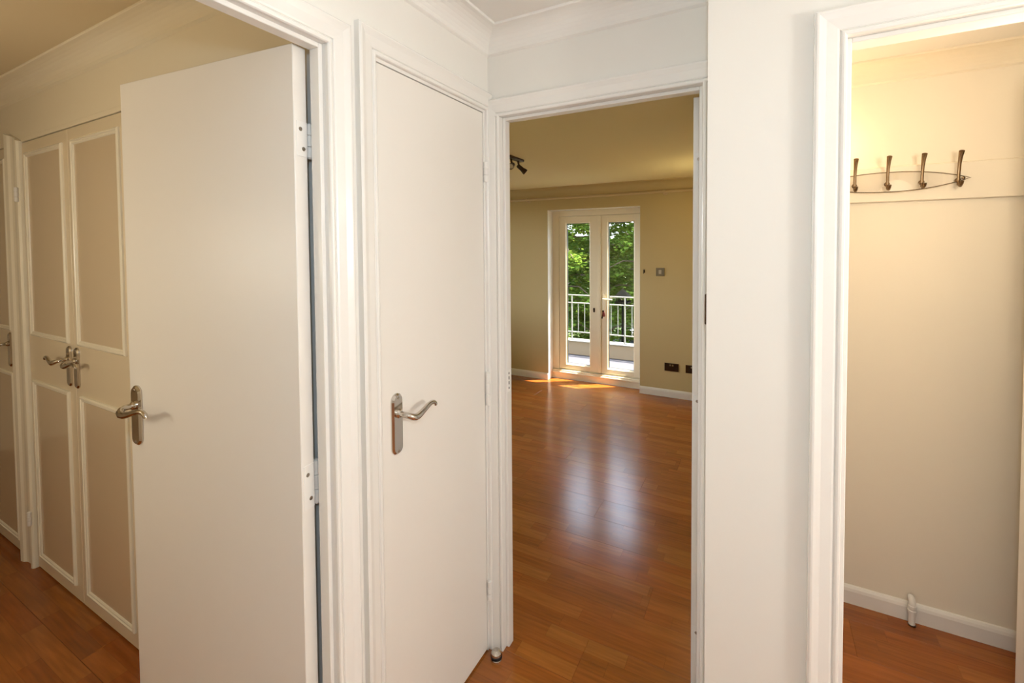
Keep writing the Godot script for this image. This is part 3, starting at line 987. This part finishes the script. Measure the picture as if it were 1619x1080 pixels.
# ------------------------------------------------------------------ cloakroom
func cloak_things():
	var z := CLOAK
	# backing board fixed along the wall
	var st := sb()
	var bp := [Vector2(0, 0), Vector2(0, 0.017), Vector2(0.003, 0.020), Vector2(0.135, 0.020), Vector2(0.139, 0.010), Vector2(0.1395, 0)]
	mould(st, V(0.092, 1.668, z), V(1.1, 1.668, z), Vector3.UP, Vector3.UP, V(0, 0, 1), bp)
	struct("trim", st, M.cloak_wall, "cream backing board along the cloakroom wall that carries the coat hooks", "board")
	# coat rack: pointed oval glass plate with five flared hooks
	var r := thing("coat_rack", "oval glass coat rack with flared bronze hooks on the cream backing board", "coat rack", V(0.434, 1.742, z + 0.020))
	st = sb()
	var oval := []
	var inner := []
	var nn := 20
	for i in nn:
		var t := -1.0 + 2.0 * i / nn
		oval.append(V2(t * 0.242, -0.038 * (1.0 - pow(absf(t), 2.3))))
	for i in nn:
		var t := 1.0 - 2.0 * i / nn
		oval.append(V2(t * 0.242, 0.038 * (1.0 - pow(absf(t), 2.3))))
	plate(st, oval, 0.018, 0.023, 0.0008)
	put("glass_plate", st, M.plate_glass, r)
	st = sb()
	var loop := []
	var rad := []
	for p in oval + [oval[0]]:
		loop.append(V(p.x, p.y, 0.0205))
		rad.append(0.0019)
	tube(st, loop, rad, 6)
	put("plate_edge", st, M.plate_edge, r)
	for x in [-0.206, -0.103, 0.0, 0.103, 0.206]:
		st = sb()
		# the tall flared upright, flat and leaning out, with the small lower lip
		var pts := [V(x, -0.026, 0.030), V(x, -0.005, 0.031), V(x, 0.02, 0.033), V(x, 0.05, 0.038), V(x, 0.075, 0.047), V(x, 0.094, 0.058)]
		tube(st, pts, [0.0045, 0.0050, 0.0050, 0.0054, 0.0066, 0.0086], 12, V(1, 1, 0.55))
		tube(st, [V(x, -0.012, 0.030), V(x, -0.026, 0.036), V(x, -0.030, 0.048), V(x, -0.022, 0.058), V(x, -0.014, 0.060)], [0.0045, 0.0050, 0.0058, 0.0068, 0.0075], 12)
		lathe(st, V(x, -0.008, 0), V(0, 0, 1), [Vector2(0.0055, 0), Vector2(0.0055, 0.018), Vector2(0.009, 0.018), Vector2(0.009, 0.026), Vector2(0.006, 0.031), Vector2(0, 0.032)], 12)
		put("hook", st, M.nickel, r)
	for x in [-0.222, 0.222]:
		st = sb()
		lathe(st, V(x, 0, 0), V(0, 0, 1), [Vector2(0.004, 0), Vector2(0.004, 0.023), Vector2(0.0052, 0.023), Vector2(0.0046, 0.026), Vector2(0, 0.027)], 10)
		put("fixing_screw", st, M.nickel, r)
	# pipe stub in front of the skirting
	var p := thing("pipe_stub", "short white painted pipe stub with a capped elbow before the cloakroom skirting", "pipe", V(0.537, 0, z + 0.034))
	st = sb()
	tube(st, [V(0, 0, 0), V(0, 0.072, 0)], [0.0105, 0.0105], 14)
	put("pipe", st, M.paint_metal, p)
	st = sb()
	lathe(st, V(0, 0, 0), Vector3.UP, [Vector2(0.0, 0.0), Vector2(0.013, 0.001), Vector2(0.013, 0.004), Vector2(0.0085, 0.006)], 14)
	put("floor_collar", st, M.bronze, p)
	st = sb()
	lathe(st, V(0, 0.050, 0), Vector3.UP, [Vector2(0.0105, 0), Vector2(0.0145, 0.002), Vector2(0.015, 0.012), Vector2(0.012, 0.015), Vector2(0.014, 0.018), Vector2(0.014, 0.030), Vector2(0.0105, 0.034)], 8)
	put("compression_nut", st, M.paint_metal, p)
	st = sb()
	tube(st, [V(0, 0.080, 0), V(0, 0.095, 0), V(-0.001, 0.104, -0.005), V(-0.002, 0.107, -0.012), V(-0.002, 0.106, -0.019)], [0.0115, 0.0118, 0.0115, 0.010, 0.007], 12)
	put("capped_elbow", st, M.paint_metal, p)
	# unseen warm wall lamp, placed behind the jamb for the glow on the wall
	var w := thing("wall_lamp", "small warm wall lamp out of view behind the jamb, lighting the cloakroom back wall", "lamp", V(0.225, 1.905, z))
	st = sb()
	lathe(st, V(0, 0, 0), V(0, 0, 1), [Vector2(0, 0), Vector2(0.04, 0), Vector2(0.04, 0.010), Vector2(0.03, 0.016), Vector2(0.012, 0.02), Vector2(0.012, 0.045)], 18)
	put("backplate", st, M.chrome, w)
	st = sb()
	lathe(st, V(0, -0.006, 0.072), Vector3.UP, [Vector2(0, -0.04), Vector2(0.02, -0.034), Vector2(0.034, -0.02), Vector2(0.04, 0), Vector2(0.034, 0.02), Vector2(0.02, 0.034), Vector2(0, 0.04)], 18)
	var bm := mat(c8(255, 225, 170), 0.5)
	bm.emission_enabled = true
	bm.emission = Color(1.0, 0.72, 0.36)
	bm.emission_energy_multiplier = 1.5
	put("globe", st, bm, w)
	var li := OmniLight3D.new()
	li.name = "wall_lamp_light"
	li.position = V(0.225, 1.899, z + 0.072)
	li.light_color = Color(1.0, 0.86, 0.66)
	li.light_energy = 0.04
	li.light_size = 0.035
	li.omni_range = 6.0
	li.omni_attenuation = 2.0
	li.shadow_enabled = true
	add_child(li)

# ------------------------------------------------------------------ hall
func hall_things():
	var ls := thing("light_switch", "metal light switch seen edge on, at the corner right of the living room doorway", "switch", V(-0.121, 1.332, -1.335))
	var ss := sb()
	X = Transform3D(Basis(Vector3.UP, -PI / 2), Vector3.ZERO)
	plate(ss, [V2(-0.04, -0.04), V2(0.04, -0.04), V2(0.04, 0.04), V2(-0.04, 0.04)], 0, 0.006, 0.002)
	put("faceplate", ss, M.bronze, ls)
	ss = sb()
	box(ss, V(-0.010, -0.014, 0.004), V(0.010, 0.014, 0.0085), 0.001)
	put("rocker", ss, M.rubber, ls)
	X = Transform3D.IDENTITY
	var d := thing("door_stop_dome", "small chrome dome door stop on the floor at the foot of the living room jamb", "door stop", V(-0.832, 0, -1.392))
	var st := sb()
	lathe(st, Vector3.ZERO, Vector3.UP, [Vector2(0, 0), Vector2(0.020, 0), Vector2(0.0205, 0.004), Vector2(0.0195, 0.006)], 24)
	put("base", st, M.chrome, d)
	st = sb()
	lathe(st, Vector3.ZERO, Vector3.UP, [Vector2(0.0195, 0.006), Vector2(0.0212, 0.009), Vector2(0.0212, 0.016), Vector2(0.0195, 0.019)], 24)
	put("rubber_ring", st, M.rubber, d)
	st = sb()
	lathe(st, Vector3.ZERO, Vector3.UP, [Vector2(0.0195, 0.019), Vector2(0.0185, 0.025), Vector2(0.015, 0.031), Vector2(0.009, 0.035), Vector2(0, 0.0365)], 24)
	put("dome", st, M.chrome, d)

# ------------------------------------------------------------------ outside
func outside():
	var st := sb()
	box(st, V(-4.2, -0.35, -4.947), V(0.8, -0.05, -6.30))
	struct("floor_balcony", st, M.deck, "pale grey concrete balcony deck outside the French doors", "balcony")
	st = sb()
	box(st, V(-4.2, -0.05, -6.16), V(0.8, 0.142, -6.30), 0.006)
	struct("wall_balcony", st, M.kerb, "low buff rendered kerb along the balcony edge", "kerb")
	st = sb()
	box(st, V(-4.2, 0.142, -6.145), V(0.8, 0.158, -6.31), 0.004)
	struct("trim", st, M.rail, "white coping along the top of the balcony kerb", "coping")
	# railing
	var rl := thing("balcony_railing", "thin white metal balcony railing with upright bars outside the French doors", "railing", V(-1.62, 0.158, -6.22))
	for r in [[0.645, "top_rail", 0.008], [0.533, "middle_rail", 0.007], [0.112, "bottom_rail", 0.007]]:
		st = sb()
		box(st, V(-2.5, r[0] - r[2], -0.010), V(2.4, r[0] + r[2], 0.010), 0.002)
		put(r[1], st, M.rail, rl)
	for k in range(-24, 25):
		var x := k * 0.0963
		if x < -2.45 or x > 2.4: continue
		st = sb()
		if posmod(k, 8) == 0:
			box(st, V(x - 0.008, -0.004, -0.009), V(x + 0.008, 0.64, 0.009), 0.002)
			box(st, V(x - 0.035, 0.0, -0.03), V(x + 0.035, 0.008, 0.03), 0.001)
			put("post", st, M.rail, rl)
		else:
			tube(st, [V(x, 0.112, 0), V(x, 0.533, 0)], [0.005, 0.005], 8)
			put("baluster", st, M.rail, rl)
	# ground
	var gm := mat(c8(70, 88, 48), 0.95)
	st = sb()
	box(st, V(-30, -1.3, -6.35), V(25, -1.0, -45))
	struct("ground", st, gm, "grassy ground below the balcony under the trees", "ground")
	st = sb()
	box(st, V(-3.4, -1.02, -9.0), V(12, -0.985, -30))
	struct("path", st, mat(c8(118, 128, 140), 0.9), "pale blue grey paved drive below the balcony at the right", "drive")
	trees()
	hedge()
	# bird table
	var bt := thing("bird_table", "dark wooden bird table with a pyramid roof, seen past the railing in the right pane", "bird table", V(-2.39, -1.0, -9.0))
	var dk := mat(c8(11, 12, 11), 0.9, 0.0, 0.1)
	st = sb()
	tube(st, [V(0, 0, 0), V(0, 1.39, 0)], [0.026, 0.022], 8)
	put("post", st, dk, bt)
	st = sb()
	box(st, V(-0.13, 1.37, -0.13), V(0.13, 1.40, 0.13), 0.004)
	box(st, V(-0.13, 1.40, -0.13), V(0.13, 1.42, -0.118), 0.002)
	box(st, V(-0.13, 1.40, 0.118), V(0.13, 1.42, 0.13), 0.002)
	put("tray", st, dk, bt)
	for sx in [-1, 1]:
		for sz in [-1, 1]:
			st = sb()
			box(st, V(sx * 0.10 - 0.008, 1.40, sz * 0.10 - 0.008), V(sx * 0.10 + 0.008, 1.51, sz * 0.10 + 0.008), 0.001)
			put("corner_post", st, dk, bt)
	st = sb()
	var rc := [V(-0.155, 1.495, -0.155), V(0.155, 1.495, -0.155), V(0.155, 1.495, 0.155), V(-0.155, 1.495, 0.155)]
	for i in 4:
		var a: Vector3 = rc[i]
		var b: Vector3 = rc[(i + 1) % 4]
		tri(st, a, b, V(0, 1.668, 0), V(a.x + b.x, 0.3, a.z + b.z))
	quad(st, rc[0], rc[1], rc[2], rc[3], Vector3.DOWN)
	put("roof", st, dk, bt)

func hedge():
	var root := thing("hedge", "tall dense dark green hedge behind the trees beyond the balcony", "hedge", V(-5, -1.0, -18.5))
	var bark := mat(c8(60, 50, 40), 0.9)
	var st := sb()
	for k in 12:
		var x := -7.0 + k * 1.25
		st = sb()
		tube(st, [V(x, -0.05, 0), V(x + 0.1, 1.2, 0.05), V(x - 0.1, 2.4, 0)], [0.06, 0.05, 0.02], 6)
		put("stem", st, bark, root)
	var mm := MultiMesh.new()
	mm.transform_format = MultiMesh.TRANSFORM_3D
	mm.use_colors = true
	mm.mesh = make_leaf()
	mm.instance_count = 60000
	for i in mm.instance_count:
		var x := rng.randf_range(-7.5, 7.5)
		var top := 3.05 + 0.25 * sin(x * 1.7) + 0.15 * sin(x * 4.1)
		var y := top * pow(rng.randf(), 0.85)
		var c := V(x, y, rng.randfn(0.2, 0.35))
		var bs := Basis(Vector3.UP, rng.randf() * TAU) * Basis(Vector3.RIGHT, rng.randfn(0.6, 0.5))
		mm.set_instance_transform(i, Transform3D(bs.scaled(Vector3.ONE * rng.randf_range(1.3, 2.1)), c))
		var v := rng.randf_range(0.6, 1.3)
		mm.set_instance_color(i, Color(0.045 * v, 0.095 * v, 0.016 * v))
	var mi := MultiMeshInstance3D.new()
	mi.name = "foliage"
	mi.multimesh = mm
	mi.set_meta("kind", "stuff")
	root.add_child(mi, true)

func trees():
	var specs := [
		# x, z, height, crown radius, leaves, hue, label
		[-4.55, -10.8, 5.8, 1.9, 42000, 0, "bright green layered tree filling the left glass pane"],
		[-4.75, -15.2, 7.0, 2.6, 34000, 1, "leafy green tree behind, between the two glass panes"],
		[-2.25, -11.3, 5.8, 1.9, 42000, 0, "light green tree with flat layered boughs in the right glass pane"],
		[-8.2, -13.6, 6.5, 1.9, 24000, 2, "dark green tree at the far left beyond the railing"],
		[1.0, -15.5, 6.0, 2.0, 18000, 2, "dark green tree at the far right beyond the railing"]]
	var bark := mat(c8(78, 64, 50), 0.9)
	var leaf_mesh := make_leaf()
	for s in specs:
		var root := thing("tree", s[6], "tree", V(s[0], -1.0, s[1]), "trees beyond the balcony")
		var st := sb()
		var h: float = s[2]
		tube(st, [V(0, -0.05, 0), V(0.03, h * 0.3, 0.02), V(-0.04, h * 0.6, 0), V(0.02, h * 0.9, 0.02)], [0.13, 0.10, 0.07, 0.02], 10)
		put("trunk", st, bark, root)
		st = sb()
		var xf := []
		var cols := []
		var boughs := 44
		for b in boughs:
			var f := (b + 0.5) / boughs
			var y := h * (0.04 + 0.92 * f)
			var az: float = b * 2.39996 + s[0]
			var reach: float = s[3] * (1.0 - 0.62 * pow(f, 2.4)) * rng.randf_range(0.75, 1.1)
			var dir := V(cos(az), 0, sin(az))
			var tip := V(0, y, 0) + dir * reach + V(0, -0.18 * reach, 0)
			tube(st, [V(0, y, 0), V(0, y + 0.05, 0) + dir * reach * 0.5, tip], [0.028, 0.018, 0.006], 5)
			var per: int = s[4] / boughs
			var side := dir.cross(Vector3.UP)
			for l in per:
				var t := pow(rng.randf(), 0.6)
				var c := V(0, y + 0.05 * sin(t * PI), 0).lerp(tip, t)
				c += side * rng.randfn(0, 0.24) * (1.15 - t) * s[3] + Vector3.UP * rng.randfn(0, 0.07) + dir * rng.randfn(0, 0.07)
				var bs := Basis(Vector3.UP, rng.randf() * TAU) * Basis(Vector3.RIGHT, rng.randfn(0.25, 0.45))
				var sc := rng.randf_range(0.7, 1.3)
				xf.append(Transform3D(bs.scaled(Vector3.ONE * sc), c))
				var v := rng.randf_range(0.7, 1.25)
				var base: Color = [Color(0.088, 0.142, 0.02), Color(0.055, 0.10, 0.016), Color(0.034, 0.062, 0.011)][s[5]]
				cols.append(Color(base.r * v * rng.randf_range(0.85, 1.2), base.g * v, base.b * v))
		put("boughs", st, bark, root)
		var mm := MultiMesh.new()
		mm.transform_format = MultiMesh.TRANSFORM_3D
		mm.use_colors = true
		mm.mesh = leaf_mesh
		mm.instance_count = xf.size()
		for i in xf.size():
			mm.set_instance_transform(i, xf[i])
			mm.set_instance_color(i, cols[i])
		var mi := MultiMeshInstance3D.new()
		mi.name = "foliage"
		mi.multimesh = mm
		mi.set_meta("kind", "stuff")
		root.add_child(mi, true)

func make_leaf() -> ArrayMesh:
	var st := sb()
	# a small spray: one folded leaf and two side leaves
	for k in [[0.0, 0.0, 1.0], [0.9, 0.012, 0.8], [-0.9, 0.012, 0.8]]:
		X = Transform3D(Basis(Vector3.UP, k[0]).scaled(Vector3.ONE * k[2]), V(0, 0, k[1]))
		var a := V(0, 0, 0)
		var b := V(0.020, 0.006, 0.035)
		var c := V(0, 0, 0.075)
		var d := V(-0.020, 0.006, 0.035)
		tri(st, a, b, c, Vector3.UP)
		tri(st, a, c, d, Vector3.UP)
	X = Transform3D.IDENTITY
	var m := mat(Color.WHITE, 0.8, 0.0, 0.0)
	m.vertex_color_use_as_albedo = true
	m.cull_mode = BaseMaterial3D.CULL_DISABLED
	m.backlight_enabled = true
	m.backlight = Color(0.8, 0.8, 0.8)
	var mesh := st.commit()
	mesh.surface_set_material(0, m)
	return mesh
